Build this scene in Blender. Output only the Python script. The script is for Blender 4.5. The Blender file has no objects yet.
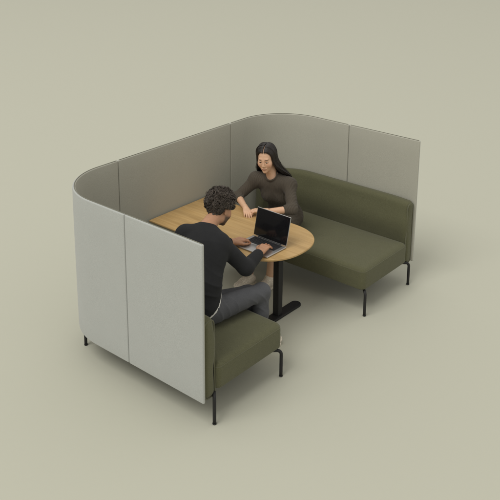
import bpy, math, random
import numpy as np
from mathutils import Matrix, Vector

rng = np.random.default_rng(7)
random.seed(7)
S = bpy.context.scene
COL = S.collection
A3 = lambda *a: np.array(a, float)

# ------------------------------------------------------------------ dimensions (metres)
L = 2.83          # outer face to outer face of the two arms (Y)
D = 1.634         # back wall to open ends (X)
HT = 1.36         # top of the screens
HB = 0.20         # bottom of the screens
RAD = 0.505       # plan radius of the two back corners
SEAM_ARM = 0.892
SEAM_BACK = 0.715
TH = 0.022        # screen thickness

# ------------------------------------------------------------------ materials
def nodes(name):
    m = bpy.data.materials.new(name)
    m.use_nodes = True
    nt = m.node_tree
    return m, nt, nt.nodes['Principled BSDF']

def lnk(nt, a, b): nt.links.new(a, b)

def fabric(name, c1, c2, scale=900, bump=0.25, rough=0.92, sheen=0.15, cloud=0.06, weave=None, soft=0.0):
    """woven cloth: two yarn colours mixed by a fine noise, a faint large mottling, thread bump"""
    m, nt, b = nodes(name)
    tc = nt.nodes.new('ShaderNodeTexCoord')
    n = nt.nodes.new('ShaderNodeTexNoise'); n.inputs['Scale'].default_value = scale
    n.inputs['Detail'].default_value = 2; n.inputs['Roughness'].default_value = 0.7
    lnk(nt, tc.outputs['Object'], n.inputs['Vector'])
    n2 = nt.nodes.new('ShaderNodeTexNoise'); n2.inputs['Scale'].default_value = 7
    n2.inputs['Detail'].default_value = 4
    lnk(nt, tc.outputs['Object'], n2.inputs['Vector'])
    r = nt.nodes.new('ShaderNodeValToRGB')
    r.color_ramp.elements[0].position = 0.32; r.color_ramp.elements[1].position = 0.68
    r.color_ramp.elements[0].color = (*c1, 1); r.color_ramp.elements[1].color = (*c2, 1)
    lnk(nt, n.outputs['Fac'], r.inputs['Fac'])
    mx = nt.nodes.new('ShaderNodeHueSaturation')
    mr = nt.nodes.new('ShaderNodeMapRange')
    mr.inputs['From Min'].default_value = 0.3; mr.inputs['From Max'].default_value = 0.7
    mr.inputs['To Min'].default_value = 1 - cloud; mr.inputs['To Max'].default_value = 1 + cloud
    lnk(nt, n2.outputs['Fac'], mr.inputs['Value'])
    lnk(nt, mr.outputs['Result'], mx.inputs['Value'])
    lnk(nt, r.outputs['Color'], mx.inputs['Color'])
    lnk(nt, mx.outputs['Color'], b.inputs['Base Color'])
    bp = nt.nodes.new('ShaderNodeBump'); bp.inputs['Strength'].default_value = bump
    bp.inputs['Distance'].default_value = 0.002
    h = n.outputs['Fac']
    if weave:
        w = nt.nodes.new('ShaderNodeTexWave'); w.inputs['Scale'].default_value = weave[0]
        w.bands_direction = weave[1]; w.inputs['Distortion'].default_value = weave[2]
        w.inputs['Detail'].default_value = 1; w.inputs['Detail Scale'].default_value = 0.4
        lnk(nt, tc.outputs['Object'], w.inputs['Vector'])
        ad = nt.nodes.new('ShaderNodeMath'); ad.operation = 'MULTIPLY_ADD'
        lnk(nt, w.outputs['Fac'], ad.inputs[0]); ad.inputs[1].default_value = weave[3]
        lnk(nt, n.outputs['Fac'], ad.inputs[2]); h = ad.outputs[0]
    lnk(nt, h, bp.inputs['Height']); lnk(nt, bp.outputs['Normal'], b.inputs['Normal'])
    if soft:                                               # slack in the cover: shallow, broad ripples
        n3 = nt.nodes.new('ShaderNodeTexNoise'); n3.inputs['Scale'].default_value = 5.5
        n3.inputs['Detail'].default_value = 1.5; n3.inputs['Distortion'].default_value = 0.8
        lnk(nt, tc.outputs['Object'], n3.inputs['Vector'])
        b2 = nt.nodes.new('ShaderNodeBump'); b2.inputs['Strength'].default_value = soft; b2.inputs['Distance'].default_value = 0.03
        lnk(nt, n3.outputs['Fac'], b2.inputs['Height']); lnk(nt, b2.outputs['Normal'], bp.inputs['Normal'])
    b.inputs['Roughness'].default_value = rough
    b.inputs['Specular IOR Level'].default_value = 0.25
    b.inputs['Sheen Weight'].default_value = sheen
    b.inputs['Sheen Roughness'].default_value = 0.5
    return m

def plain(name, c, rough=0.5, metal=0.0, spec=0.5, bump=0.0, scale=400, var=0.0):
    m, nt, b = nodes(name)
    b.inputs['Roughness'].default_value = rough
    b.inputs['Metallic'].default_value = metal
    b.inputs['Specular IOR Level'].default_value = spec
    tc = nt.nodes.new('ShaderNodeTexCoord')
    n = nt.nodes.new('ShaderNodeTexNoise'); n.inputs['Scale'].default_value = scale
    n.inputs['Detail'].default_value = 3
    lnk(nt, tc.outputs['Object'], n.inputs['Vector'])
    r = nt.nodes.new('ShaderNodeValToRGB')
    r.color_ramp.elements[0].position = 0.3; r.color_ramp.elements[1].position = 0.7
    r.color_ramp.elements[0].color = (*[x * (1 - var) for x in c], 1)
    r.color_ramp.elements[1].color = (*[min(1, x * (1 + var)) for x in c], 1)
    lnk(nt, n.outputs['Fac'], r.inputs['Fac']); lnk(nt, r.outputs['Color'], b.inputs['Base Color'])
    if bump:
        bp = nt.nodes.new('ShaderNodeBump'); bp.inputs['Strength'].default_value = bump
        bp.inputs['Distance'].default_value = 0.001
        lnk(nt, n.outputs['Fac'], bp.inputs['Height']); lnk(nt, bp.outputs['Normal'], b.inputs['Normal'])
    return m

def wood(name):
    m, nt, b = nodes(name)
    tc = nt.nodes.new('ShaderNodeTexCoord')
    mp = nt.nodes.new('ShaderNodeMapping'); mp.inputs['Scale'].default_value = (1.6, 34, 34)
    lnk(nt, tc.outputs['Object'], mp.inputs['Vector'])
    n = nt.nodes.new('ShaderNodeTexNoise'); n.inputs['Scale'].default_value = 1.6
    n.inputs['Detail'].default_value = 6; n.inputs['Roughness'].default_value = 0.6
    n.inputs['Distortion'].default_value = 0.5
    lnk(nt, mp.outputs['Vector'], n.inputs['Vector'])
    r = nt.nodes.new('ShaderNodeValToRGB'); e = r.color_ramp.elements
    e[0].position = 0.28; e[1].position = 0.72
    e[0].color = (0.375, 0.232, 0.086, 1); e[1].color = (0.505, 0.338, 0.150, 1)
    lnk(nt, n.outputs['Fac'], r.inputs['Fac'])
    # cathedral figure, broad
    mp2 = nt.nodes.new('ShaderNodeMapping'); mp2.inputs['Scale'].default_value = (0.55, 6, 6)
    lnk(nt, tc.outputs['Object'], mp2.inputs['Vector'])
    n2 = nt.nodes.new('ShaderNodeTexNoise'); n2.inputs['Scale'].default_value = 2.2; n2.inputs['Detail'].default_value = 3
    lnk(nt, mp2.outputs['Vector'], n2.inputs['Vector'])
    mr = nt.nodes.new('ShaderNodeMapRange')
    mr.inputs['From Min'].default_value = 0.3; mr.inputs['From Max'].default_value = 0.7
    mr.inputs['To Min'].default_value = 0.90; mr.inputs['To Max'].default_value = 1.10
    lnk(nt, n2.outputs['Fac'], mr.inputs['Value'])
    hs = nt.nodes.new('ShaderNodeHueSaturation')
    lnk(nt, mr.outputs['Result'], hs.inputs['Value']); lnk(nt, r.outputs['Color'], hs.inputs['Color'])
    lnk(nt, hs.outputs['Color'], b.inputs['Base Color'])
    b.inputs['Roughness'].default_value = 0.45
    b.inputs['Specular IOR Level'].default_value = 0.35
    bp = nt.nodes.new('ShaderNodeBump'); bp.inputs['Strength'].default_value = 0.06
    lnk(nt, n.outputs['Fac'], bp.inputs['Height']); lnk(nt, bp.outputs['Normal'], b.inputs['Normal'])
    return m

def skin(name):
    m, nt, b = nodes(name)
    at = nt.nodes.new('ShaderNodeAttribute'); at.attribute_name = 'tint'
    tc = nt.nodes.new('ShaderNodeTexCoord')
    n = nt.nodes.new('ShaderNodeTexNoise'); n.inputs['Scale'].default_value = 60; n.inputs['Detail'].default_value = 3
    lnk(nt, tc.outputs['Object'], n.inputs['Vector'])
    mr = nt.nodes.new('ShaderNodeMapRange'); mr.inputs['To Min'].default_value = 0.88; mr.inputs['To Max'].default_value = 1.12
    lnk(nt, n.outputs['Fac'], mr.inputs['Value'])
    hs = nt.nodes.new('ShaderNodeHueSaturation')
    lnk(nt, mr.outputs['Result'], hs.inputs['Value']); lnk(nt, at.outputs['Color'], hs.inputs['Color'])
    lnk(nt, hs.outputs['Color'], b.inputs['Base Color'])
    b.inputs['Roughness'].default_value = 0.5
    b.inputs['Specular IOR Level'].default_value = 0.4
    b.inputs['Subsurface Weight'].default_value = 0.12
    b.inputs['Subsurface Radius'].default_value = (0.012, 0.005, 0.003)
    b.inputs['Subsurface Scale'].default_value = 0.6
    return m

M = {
    'screen': fabric('screen cloth', (0.345, 0.354, 0.330), (0.455, 0.465, 0.436), 360, 0.45, cloud=0.010, sheen=0.1),
    'screen_bounce': fabric('bounce tinted screen cloth', (0.330, 0.322, 0.265), (0.440, 0.430, 0.360), 360, 0.45, cloud=0.010, sheen=0.05),  # warm bounce from the wood and people is painted into this colour
    'welt': fabric('screen piping', (0.13, 0.128, 0.095), (0.19, 0.186, 0.14), 800, 0.3),
    'green': fabric('olive upholstery', (0.066, 0.065, 0.032), (0.127, 0.125, 0.067), 400, 0.5, cloud=0.025, soft=0.2, sheen=0.12),
    'piping': fabric('olive piping', (0.088, 0.087, 0.050), (0.130, 0.128, 0.076), 800, 0.3),
    'black': plain('black powder coat', (0.018, 0.0175, 0.017), 0.55, 0, 0.3, 0.1, 900, 0.1),
    'oak': wood('oiled oak'),
    'oak_edge': plain('oak edge', (0.44, 0.28, 0.115), 0.5, 0, 0.3, 0.05, 120, 0.2),
    'alu': plain('silver aluminium', (0.50, 0.49, 0.47), 0.38, 0.85, 0.5, 0.0, 600, 0.03),
    'glass': plain('dark display glass', (0.008, 0.008, 0.009), 0.12, 0, 0.35, 0, 50, 0.1),
    'key': plain('black keys', (0.014, 0.014, 0.016), 0.6, 0, 0.4),
    'bed': plain('keyboard bed', (0.03, 0.03, 0.032), 0.6, 0, 0.4),
    'pad': plain('trackpad', (0.42, 0.41, 0.40), 0.35, 0.6, 0.5),
    'skin': skin('skin'),
    'knit': fabric('black knit', (0.011, 0.0112, 0.0118), (0.021, 0.0215, 0.0225), 500, 0.5, sheen=0.03, cloud=0.12),
    'rib': fabric('brown ribbed knit', (0.050, 0.041, 0.030), (0.092, 0.077, 0.058), 420, 0.5, sheen=0.05, cloud=0.12,
                  weave=(19, 'X', 2.0, 2.6)),
    'jean': fabric('grey denim', (0.057, 0.058, 0.062), (0.106, 0.108, 0.114), 520, 0.5, sheen=0.04, cloud=0.14),
    'white': fabric('white jersey', (0.55, 0.54, 0.50), (0.66, 0.65, 0.60), 500, 0.3),
    'cream': fabric('cream mesh shoe', (0.52, 0.45, 0.35), (0.82, 0.75, 0.63), 110, 0.7, cloud=0.2),
    'sole': plain('rubber sole', (0.60, 0.55, 0.45), 0.7, 0, 0.3, 0.2, 200, 0.1),
    'hair_b': plain('dark brown curls', (0.064, 0.050, 0.038), 0.55, 0, 0.45, 0.2, 70, 0.6),
    'hair_w': plain('black straight hair', (0.016, 0.0122, 0.0098), 0.40, 0, 0.5, 0.1, 90, 0.4),
    'eyew': plain('eye white', (0.42, 0.37, 0.33), 0.35, 0, 0.4),
    'iris': plain('dark iris', (0.02, 0.012, 0.008), 0.2, 0, 0.5),
    'floor': plain('matte studio floor', (0.468, 0.464, 0.376), 0.85, 0, 0.2, 0.03, 260, 0.012),
}

# ------------------------------------------------------------------ object helpers
ORG = {}
def mk(name, V, F, mat, parent=None, org=None, smooth=True, tint=None):
    """link ONE mesh object built from world-space vertices V and faces F (a quad array or a list)"""
    V = np.asarray(V, float)
    o_ = ORG[parent.name] if parent is not None else (np.zeros(3) if org is None else np.asarray(org, float))
    me = bpy.data.meshes.new(name)
    if isinstance(F, np.ndarray) and F.ndim == 2:
        n = F.shape[1]
        me.vertices.add(len(V)); me.vertices.foreach_set('co', (V - o_).astype(np.float32).ravel())
        me.loops.add(F.size); me.loops.foreach_set('vertex_index', F.astype(np.int32).ravel())
        me.polygons.add(len(F))
        me.polygons.foreach_set('loop_start', np.arange(0, F.size, n, dtype=np.int32))
        me.polygons.foreach_set('loop_total', np.full(len(F), n, np.int32))
        me.update(calc_edges=True); me.validate()
    else:
        me.from_pydata([tuple(v) for v in (V - o_)], [], [tuple(int(i) for i in f) for f in F])
        me.update()
    if smooth:
        me.polygons.foreach_set('use_smooth', np.ones(len(me.polygons), bool))
    if tint is not None:
        at = me.attributes.new('tint', 'FLOAT_COLOR', 'POINT')
        at.data.foreach_set('color', np.concatenate([tint, np.ones((len(tint), 1))], 1).astype(np.float32).ravel())
    me.materials.append(mat)
    ob = bpy.data.objects.new(name, me); COL.objects.link(ob)
    if parent is None: ob.location = o_
    else: ob.parent = parent
    ORG[ob.name] = o_
    return ob

def tag(o, label, cat, group=None):
    o['label'] = label; o['category'] = cat
    if group: o['group'] = group
    return o

def empty(name, loc, label, cat, group=None):
    o = bpy.data.objects.new(name, None); COL.objects.link(o); o.location = loc
    o.empty_display_size = 0.1
    ORG[o.name] = np.asarray(loc, float)
    return tag(o, label, cat, group)

class MB:
    """collects pieces of one mesh"""
    def __init__(s): s.V = []; s.F = []; s.n = 0
    def add(s, V, F):
        V = np.asarray(V, float); s.V.append(V)
        s.F += [tuple(int(i) + s.n for i in f) for f in F]; s.n += len(V); return s
    def build(s, name, mat, parent=None, **k): return mk(name, np.concatenate(s.V), s.F, mat, parent, **k)

def axis_pts(size, r, n, k=3):
    e = [r * i / k for i in range(k)]
    return np.array(e + list(np.linspace(r, size - r, n + 1)) + [size - x for x in reversed(e)])

def rbox(size, r, segs=(1, 1, 1), k=3):
    """rounded box from (0,0,0) to size, welded"""
    ax = [axis_pts(size[i], r, segs[i], k) for i in range(3)]
    idx = {}; V = []; F = []
    def vid(i, j, l):
        key = (i, j, l)
        if key not in idx:
            p = A3(ax[0][i], ax[1][j], ax[2][l])
            inn = np.clip(p, r, np.array(size) - r); d = p - inn; n = np.linalg.norm(d)
            idx[key] = len(V); V.append(inn + d / n * r if n > 1e-9 else p)
        return idx[key]
    N = [len(a) - 1 for a in ax]
    for a in range(3):
        b, c = (a + 1) % 3, (a + 2) % 3
        for e in (0, N[a]):
            for i in range(N[b]):
                for j in range(N[c]):
                    q = []
                    for (di, dj) in ((0, 0), (1, 0), (1, 1), (0, 1)):
                        t = [0, 0, 0]; t[a] = e; t[b] = i + di; t[c] = j + dj; q.append(vid(*t))
                    F.append(q if e else q[::-1])
    return np.array(V), F

def tube(path, rad, n=8, caps=True):
    P = np.asarray(path, float); m = len(P)
    rad = np.full(m, rad) if np.isscalar(rad) else np.asarray(rad)
    T = np.gradient(P, axis=0); T /= np.linalg.norm(T, axis=1)[:, None] + 1e-12
    up = A3(0, 0, 1) if abs(T[0][2]) < 0.9 else A3(1, 0, 0)
    V = []
    a = np.cross(T[0], up); a /= np.linalg.norm(a)
    th = np.arange(n) * 2 * np.pi / n
    for i in range(m):
        a = a - T[i] * (a @ T[i]); a /= np.linalg.norm(a) + 1e-12
        b = np.cross(T[i], a)
        V.append(P[i] + rad[i] * (np.cos(th)[:, None] * a + np.sin(th)[:, None] * b))
    V = np.concatenate(V); F = []
    for i in range(m - 1):
        for j in range(n):
            k = (j + 1) % n
            F.append((i * n + j, i * n + k, (i + 1) * n + k, (i + 1) * n + j))
    if caps:
        F.append(tuple(range(n))[::-1]); F.append(tuple((m - 1) * n + j for j in range(n)))
    return V, F

def tubes_np(paths, rads, n=5):
    """many tubes at once: paths (K,m,3), rads (K,m) -> V, quad array"""
    K, m, _ = paths.shape
    T = np.gradient(paths, axis=1); T /= np.linalg.norm(T, axis=2, keepdims=True) + 1e-12
    ref = np.tile(A3(0.31, 0.52, 0.79), (K, m, 1))
    a = np.cross(T, ref); a /= np.linalg.norm(a, axis=2, keepdims=True) + 1e-9
    b = np.cross(T, a)
    th = np.arange(n) * 2 * np.pi / n
    V = paths[:, :, None] + rads[:, :, None, None] * (np.cos(th)[None, None, :, None] * a[:, :, None] + np.sin(th)[None, None, :, None] * b[:, :, None])
    idx = np.arange(K * m * n).reshape(K, m, n)
    q = np.stack([idx[:, :-1], np.roll(idx, -1, 2)[:, :-1], np.roll(idx, -1, 2)[:, 1:], idx[:, 1:]], -1)
    return V.reshape(-1, 3), q.reshape(-1, 4)

def rr(x0, x1, y0, y1, rad, ins=0.0, n=12):
    """rounded rectangle, corners (x0,y0),(x1,y0),(x1,y1),(x0,y1) with their own radii, inset by ins"""
    out = []
    for (cx, cy, sx, sy, a0), r in zip(((x0, y0, 1, 1, 180), (x1, y0, -1, 1, 270), (x1, y1, -1, -1, 0), (x0, y1, 1, -1, 90)), rad):
        re = max(r - ins, 0.004)
        c = (cx + sx * (ins + re), cy + sy * (ins + re))
        for k in range(n + 1):
            t = math.radians(a0 + 90 * k / n)
            out.append((c[0] + re * math.cos(t), c[1] + re * math.sin(t)))
    return np.array(out)

def loaf(rings):
    """stack of same-count outlines [(xy array, z)], capped"""
    V = []; F = []
    n = len(rings[0][0])
    for xy, z in rings: V.append(np.c_[xy, np.full(n, z) if np.isscalar(z) else z])
    V = np.concatenate(V)
    for i in range(len(rings) - 1):
        for j in range(n):
            k = (j + 1) % n
            F.append((i * n + j, i * n + k, (i + 1) * n + k, (i + 1) * n + j))
    F.append(tuple(range(n))[::-1]); m = len(rings) - 1
    F.append(tuple(m * n + j for j in range(n)))
    return V, F

def mir(V, on):
    """mirror a world-space point set about the booth's middle plane (Y = L/2)"""
    V = np.array(V, float)
    if on: V[:, 1] = L - V[:, 1]
    return V
def flip(F, on): return [tuple(f)[::-1] for f in F] if on else F

# ------------------------------------------------------------------ floor
V = [(-60, -60, 0), (60, -60, 0), (60, 60, 0), (-60, 60, 0)]
fl = mk('floor', V, [(0, 1, 2, 3)], M['floor'], smooth=False); fl['kind'] = 'structure'

# ------------------------------------------------------------------ the U-shaped screen
ARC = RAD * math.pi / 2
SEG = [D - RAD, ARC, L - 2 * RAD, ARC, D - RAD]
TOT = sum(SEG)
def path(s):
    """outer line of the U; returns point and inward normal"""
    if s <= SEG[0]: return A3(D - s, 0), A3(0, 1)
    s -= SEG[0]
    if s <= SEG[1]:
        t = s / RAD; n = A3(math.sin(t), math.cos(t)); return A3(RAD, RAD) - RAD * n, n
    s -= SEG[1]
    if s <= SEG[2]: return A3(0, RAD + s), A3(1, 0)
    s -= SEG[2]
    if s <= SEG[3]:
        t = s / RAD; n = A3(math.cos(t), -math.sin(t)); return A3(RAD, L - RAD) - RAD * n, n
    s -= SEG[3]
    return A3(RAD + s, L), A3(0, -1)

def bend(V, s0, off, z0):
    """(s, thickness, z) -> world along the U"""
    out = np.empty_like(V)
    for i, (a, t, z) in enumerate(V):
        p, n = path(s0 + a); q = p + n * (off + t); out[i] = (q[0], q[1], z0 + z)
    return out

screen = empty('privacy_screen', (0, L / 2, 0), 'tall grey cloth screen of five panels wrapping the booth in a U', 'privacy screen')
cuts = [0, D - SEAM_ARM, SEG[0] + ARC + SEAM_BACK - RAD, SEG[0] + ARC + (L - SEAM_BACK) - RAD, TOT - (D - SEAM_ARM), TOT]
for i in range(5):
    s0, s1 = cuts[i] + 0.002, cuts[i + 1] - 0.002
    w = s1 - s0
    V, F = rbox((w, TH, HT - HB), 0.0095, (max(8, int(w / 0.035)), 1, 10), 4)
    # the padding swells a millimetre or two towards the middle of each face
    u = np.clip(V[:, 0] / w, 0, 1); zz = np.clip(V[:, 2] / (HT - HB), 0, 1)
    sw = 0.003 * (np.clip(16 * u * (1 - u) * zz * (1 - zz), 0, 1) ** 0.4)
    V[:, 1] += np.where(V[:, 1] > TH / 2, sw, -sw)
    p = mk('panel', bend(V, s0, 0.0, HB), F, M['screen'], screen)
    p.data.materials.append(M['screen_bounce'])                 # booth side tinted warmer: bounced light put into the cloth colour
    mid = np.array([V[list(f), 1].mean() for f in F]) > TH * 0.62
    p.data.polygons.foreach_set('material_index', mid.astype(np.int32))
    # dark piping where the two faces meet along the top
    xs = np.linspace(0.012, w - 0.012, max(8, int(w / 0.03)))
    P = bend(np.c_[xs, np.full(len(xs), TH * 0.60), np.full(len(xs), HT - HB - 0.0005)], s0, 0.0, HB)
    V, F = tube(P, 0.0042, 6); mk('piping', V, F, M['welt'], p)

# ------------------------------------------------------------------ sofas
def sofa(far):
    nm = 'sofa'
    if far: r = empty(nm, (0.9, L - 0.45, 0), 'olive sofa the woman sits on with an empty seat beside her', 'sofa', 'olive sofas facing each other')
    else: r = empty(nm, (0.9, 0.45, 0), 'olive sofa the man sits on with its open end nearest', 'sofa', 'olive sofas facing each other')
    # seat cushion
    x0, x1, y0, y1 = 0.165, 1.634, 0.141, 0.866
    rad = (0.33, 0.04, 0.055, 0.085)
    R = []
    O = lambda ins: rr(x0, x1, y0, y1, rad, ins, 10)
    R.append((O(0.022), 0.238)); R.append((O(0.010), 0.2395)); R.append((O(0.003), 0.244)); R.append((O(0.0015), 0.252))
    for k in range(1, 5):
        R.append((O(0.0025 - 0.0045 * math.sin(math.pi * k / 5)), 0.252 + 0.13 * k / 5))
    rt = 0.046
    for k in range(0, 8):
        t = math.radians(90 * k / 7)
        R.append((O(rt * (1 - math.cos(t)) * 1.15), 0.388 + rt * math.sin(t)))
    for ins, z in ((0.09, 0.438), (0.15, 0.4415), (0.22, 0.443), (0.30, 0.444)): R.append((O(ins), z))
    V, F = loaf(R)
    st = mk('seat', mir(V, far), flip(F, far), M['green'], r)
    so = O(0.0035); sm = np.c_[so, np.full(len(so), 0.402)]
    V, F = tube(np.r_[sm, sm[:1]], 0.0029, 6, caps=False)
    mk('seam', mir(V, far), flip(F, far), M['piping'], st)
    # backrest: padded shell that follows the screen round the corner
    s0 = 0.012; s1 = SEG[0] + ARC * 0.84
    w = s1 - s0; t = 0.114; h = 0.615
    V, F = rbox((w, t, h), 0.044, (60, 2, 14), 5)
    zz = V[:, 2] / h
    u = V[:, 0] / w
    # thinner at the top, cushion belly on the inner face, top line dips a little at the free end
    inner = np.clip(V[:, 1] / t, 0, 1)
    bel = lambda z: 0.020 * np.exp(-((z - 0.62) / 0.20) ** 2) - 0.009 * np.exp(-((z - 0.36) / 0.12) ** 2) - 0.018 * np.clip((z - 0.72) / 0.28, 0, 1)
    V[:, 1] += inner * bel(zz)
    V[:, 2] -= 0.010 * np.exp(-(V[:, 0] / 0.12) ** 2) * np.clip(zz, 0, 1) ** 2
    b = mk('backrest', mir(bend(V, s0, TH + 0.004, 0.195), far), flip(F, far), M['green'], r)
    # piping round the open end of the backrest
    lp = []
    yz = rr(0.008, t - 0.004, 0.008, h - 0.03, (0.03, 0.03, 0.034, 0.034), 0.0, 7)
    for (a, z) in list(yz) + [yz[0]]:
        f = a / t
        lp.append((0.0115, a + f * bel(z / h), z))
    P = bend(np.array(lp), s0, TH + 0.004, 0.195)
    V, F = tube(P, 0.0055, 6, caps=False)
    mk('piping', mir(V, far), flip(F, far), M['piping'], b)
    # under-frame: a thin black tray below the seat
    V, F = rbox((1.20, 0.56, 0.022), 0.006, (1, 1, 1), 2)
    V = V + A3(0.30, 0.20, 0.2115)
    mk('seat_frame', mir(V, far), flip(F, far), M['black'], r)
    # legs: bent round tube with a small bracket under the seat
    for (lx, ly, dx, dy) in ((1.640, 0.099, -1, 1), (1.640, 0.837, -1, -1), (0.21, 0.149, 1, 1), (0.21, 0.80, 1, -1)):
        zt = 0.220; br = 0.034; q = math.sqrt(0.5)
        pts = [(lx, ly, 0.004), (lx, ly, 0.06), (lx, ly, 0.12), (lx, ly, zt - br)]
        for k in range(1, 7):
            a = math.radians(90 * k / 6); e = br * (1 - math.cos(a)) * q
            pts.append((lx + dx * e, ly + dy * e, zt - br + br * math.sin(a)))
        pts.append((lx + dx * 0.13, ly + dy * 0.13, zt))
        V, F = tube(pts, 0.0125, 14)
        lg = mk('leg', mir(V, far), flip(F, far), M['black'], r)
        V, F = tube([(lx, ly, 0.0), (lx, ly, 0.003), (lx, ly, 0.010)], [0.012, 0.0145, 0.0145], 14)
        mk('foot_cap', mir(V, far), flip(F, far), M['black'], lg)
    return r
near_sofa = sofa(False)
far_sofa = sofa(True)

# ------------------------------------------------------------------ table
TC = 1.402
table = empty('table', (1.085, 1.50, 0), 'oak topped table with a rounded end and black pedestal leg', 'table')
def top_outline(ins, n=60):
    hw = 0.381 - ins; pts = []
    for k in range(n + 1):
        t = -math.pi / 2 + math.pi * k / n
        c, s_ = math.cos(t), math.sin(t); e = 2 / 2.3
        pts.append((1.03 + (0.382 - ins) * abs(c) ** e, TC + hw * math.copysign(abs(s_) ** e, s_)))
    pts += [(0.045 + ins, TC + hw), (0.045 + ins, TC - hw)]
    return np.array(pts)
V, F = loaf([(top_outline(0.030), 0.712), (top_outline(0.006), 0.7215), (top_outline(0.0015), 0.7245), (top_outline(0.0), 0.7285), (top_outline(0.0), 0.7365), (top_outline(0.0012), 0.7390), (top_outline(0.0035), 0.7400)])
tt = mk('tabletop', V, F, M['oak'], table, smooth=False)
PX, PY = 1.085, 1.505
def stadium(x, y0, y1, hw, ins):
    return rr(x - hw, x + hw, y0, y1, (hw, hw, hw, hw), ins, 10)
V, F = rbox((0.062, 0.062, 0.690), 0.009, (1, 1, 1), 4); V += A3(PX - 0.031, PY - 0.031, 0.018)
mk('pole', V, F, M['black'], table)
V, F = loaf([(stadium(PX + 0.005, 1.215, 1.800, 0.047, 0.003), 0.0), (stadium(PX + 0.005, 1.215, 1.800, 0.047, 0.0), 0.003), (stadium(PX + 0.005, 1.215, 1.800, 0.047, 0.0), 0.017), (stadium(PX + 0.005, 1.215, 1.800, 0.047, 0.004), 0.0205)])
mk('base', V, F, M['black'], table, smooth=False)
V, F = rbox((0.16, 0.46, 0.012), 0.004, (1, 1, 1), 2); V += A3(PX - 0.08, TC - 0.23, 0.6995)
mk('mounting_plate', V, F, M['black'], table)

# ------------------------------------------------------------------ laptop
lap = empty('laptop', (1.105, 1.235, 0.741), 'open silver laptop with dark screen under the man\'s hands on the oak table', 'laptop')
# local frame: x across (to the man's right), y away from him
def lp(V, ang=-0.012):
    V = np.array(V, float); c, s_ = math.cos(ang), math.sin(ang)
    return np.c_[1.105 + V[:, 0] * c - V[:, 1] * s_, 1.235 + V[:, 0] * s_ + V[:, 1] * c, V[:, 2]]
W_, D_ = 0.346, 0.244
V, F = rbox((W_, D_, 0.012), 0.005, (1, 1, 1), 4); V += A3(-W_ / 2, -D_ / 2, 0.7425)
base = mk('base', lp(V), F, M['alu'], lap)
zt = 0.7546
V, F = rbox((0.286, 0.112, 0.0022), 0.001, (1, 1, 1), 2); V += A3(-0.143, -0.002, zt - 0.001)
mk('keyboard', lp(V), F, M['bed'], base)
mb = MB()
for r_ in range(6):
    y = 0.001 + r_ * 0.0182
    hgt = 0.0155 if r_ < 5 else 0.010
    xs = [(-0.141 + i * 0.0202, 0.0172) for i in range(14)]
    if r_ == 0: xs = [(-0.141 + i * 0.0202, 0.0172) for i in range(3)] + [(-0.0804, 0.098)] + [(0.0212 + i * 0.0202, 0.0172) for i in range(6)]
    for x, w in xs:
        v, f = rbox((w, hgt, 0.0022), 0.0008, (1, 1, 1), 1); mb.add(lp(v + A3(x, y, zt + 0.0009)), f)
mb.build('keys', M['key'], base, smooth=False)
V, F = rbox((0.135, 0.082, 0.0012), 0.0005, (1, 1, 1), 1); V += A3(-0.0675, -0.095, zt - 0.0007)
mk('trackpad', lp(V), F, M['pad'], base)
tilt = math.radians(13.0)
def lidmap(V):
    # lid local: x across, y up the lid, z thickness towards the man (negative = towards the back)
    y = D_ / 2 - 0.001 + V[:, 1] * math.sin(tilt) - V[:, 2] * math.cos(tilt)
    z = 0.7560 + V[:, 1] * math.cos(tilt) + V[:, 2] * math.sin(tilt)
    return lp(np.c_[V[:, 0], y, z])
V, F = rbox((W_, 0.236, 0.006), 0.0028, (1, 1, 1), 3); V += A3(-W_ / 2, 0.003, -0.006)
lid = mk('lid', lidmap(V), F, M['alu'], lap)
V, F = rbox((W_ - 0.008, 0.228, 0.0016), 0.0007, (1, 1, 1), 2); V += A3(-W_ / 2 + 0.004, 0.007, -0.0009)
mk('display', lidmap(V), F, M['glass'], lid)
V, F = tube(lp([(-0.12, D_ / 2 - 0.002, 0.7565), (0.0, D_ / 2 - 0.002, 0.7565), (0.12, D_ / 2 - 0.002, 0.7565)]), 0.0045, 10)
mk('hinge', V, F, M['bed'], lid)

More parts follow.
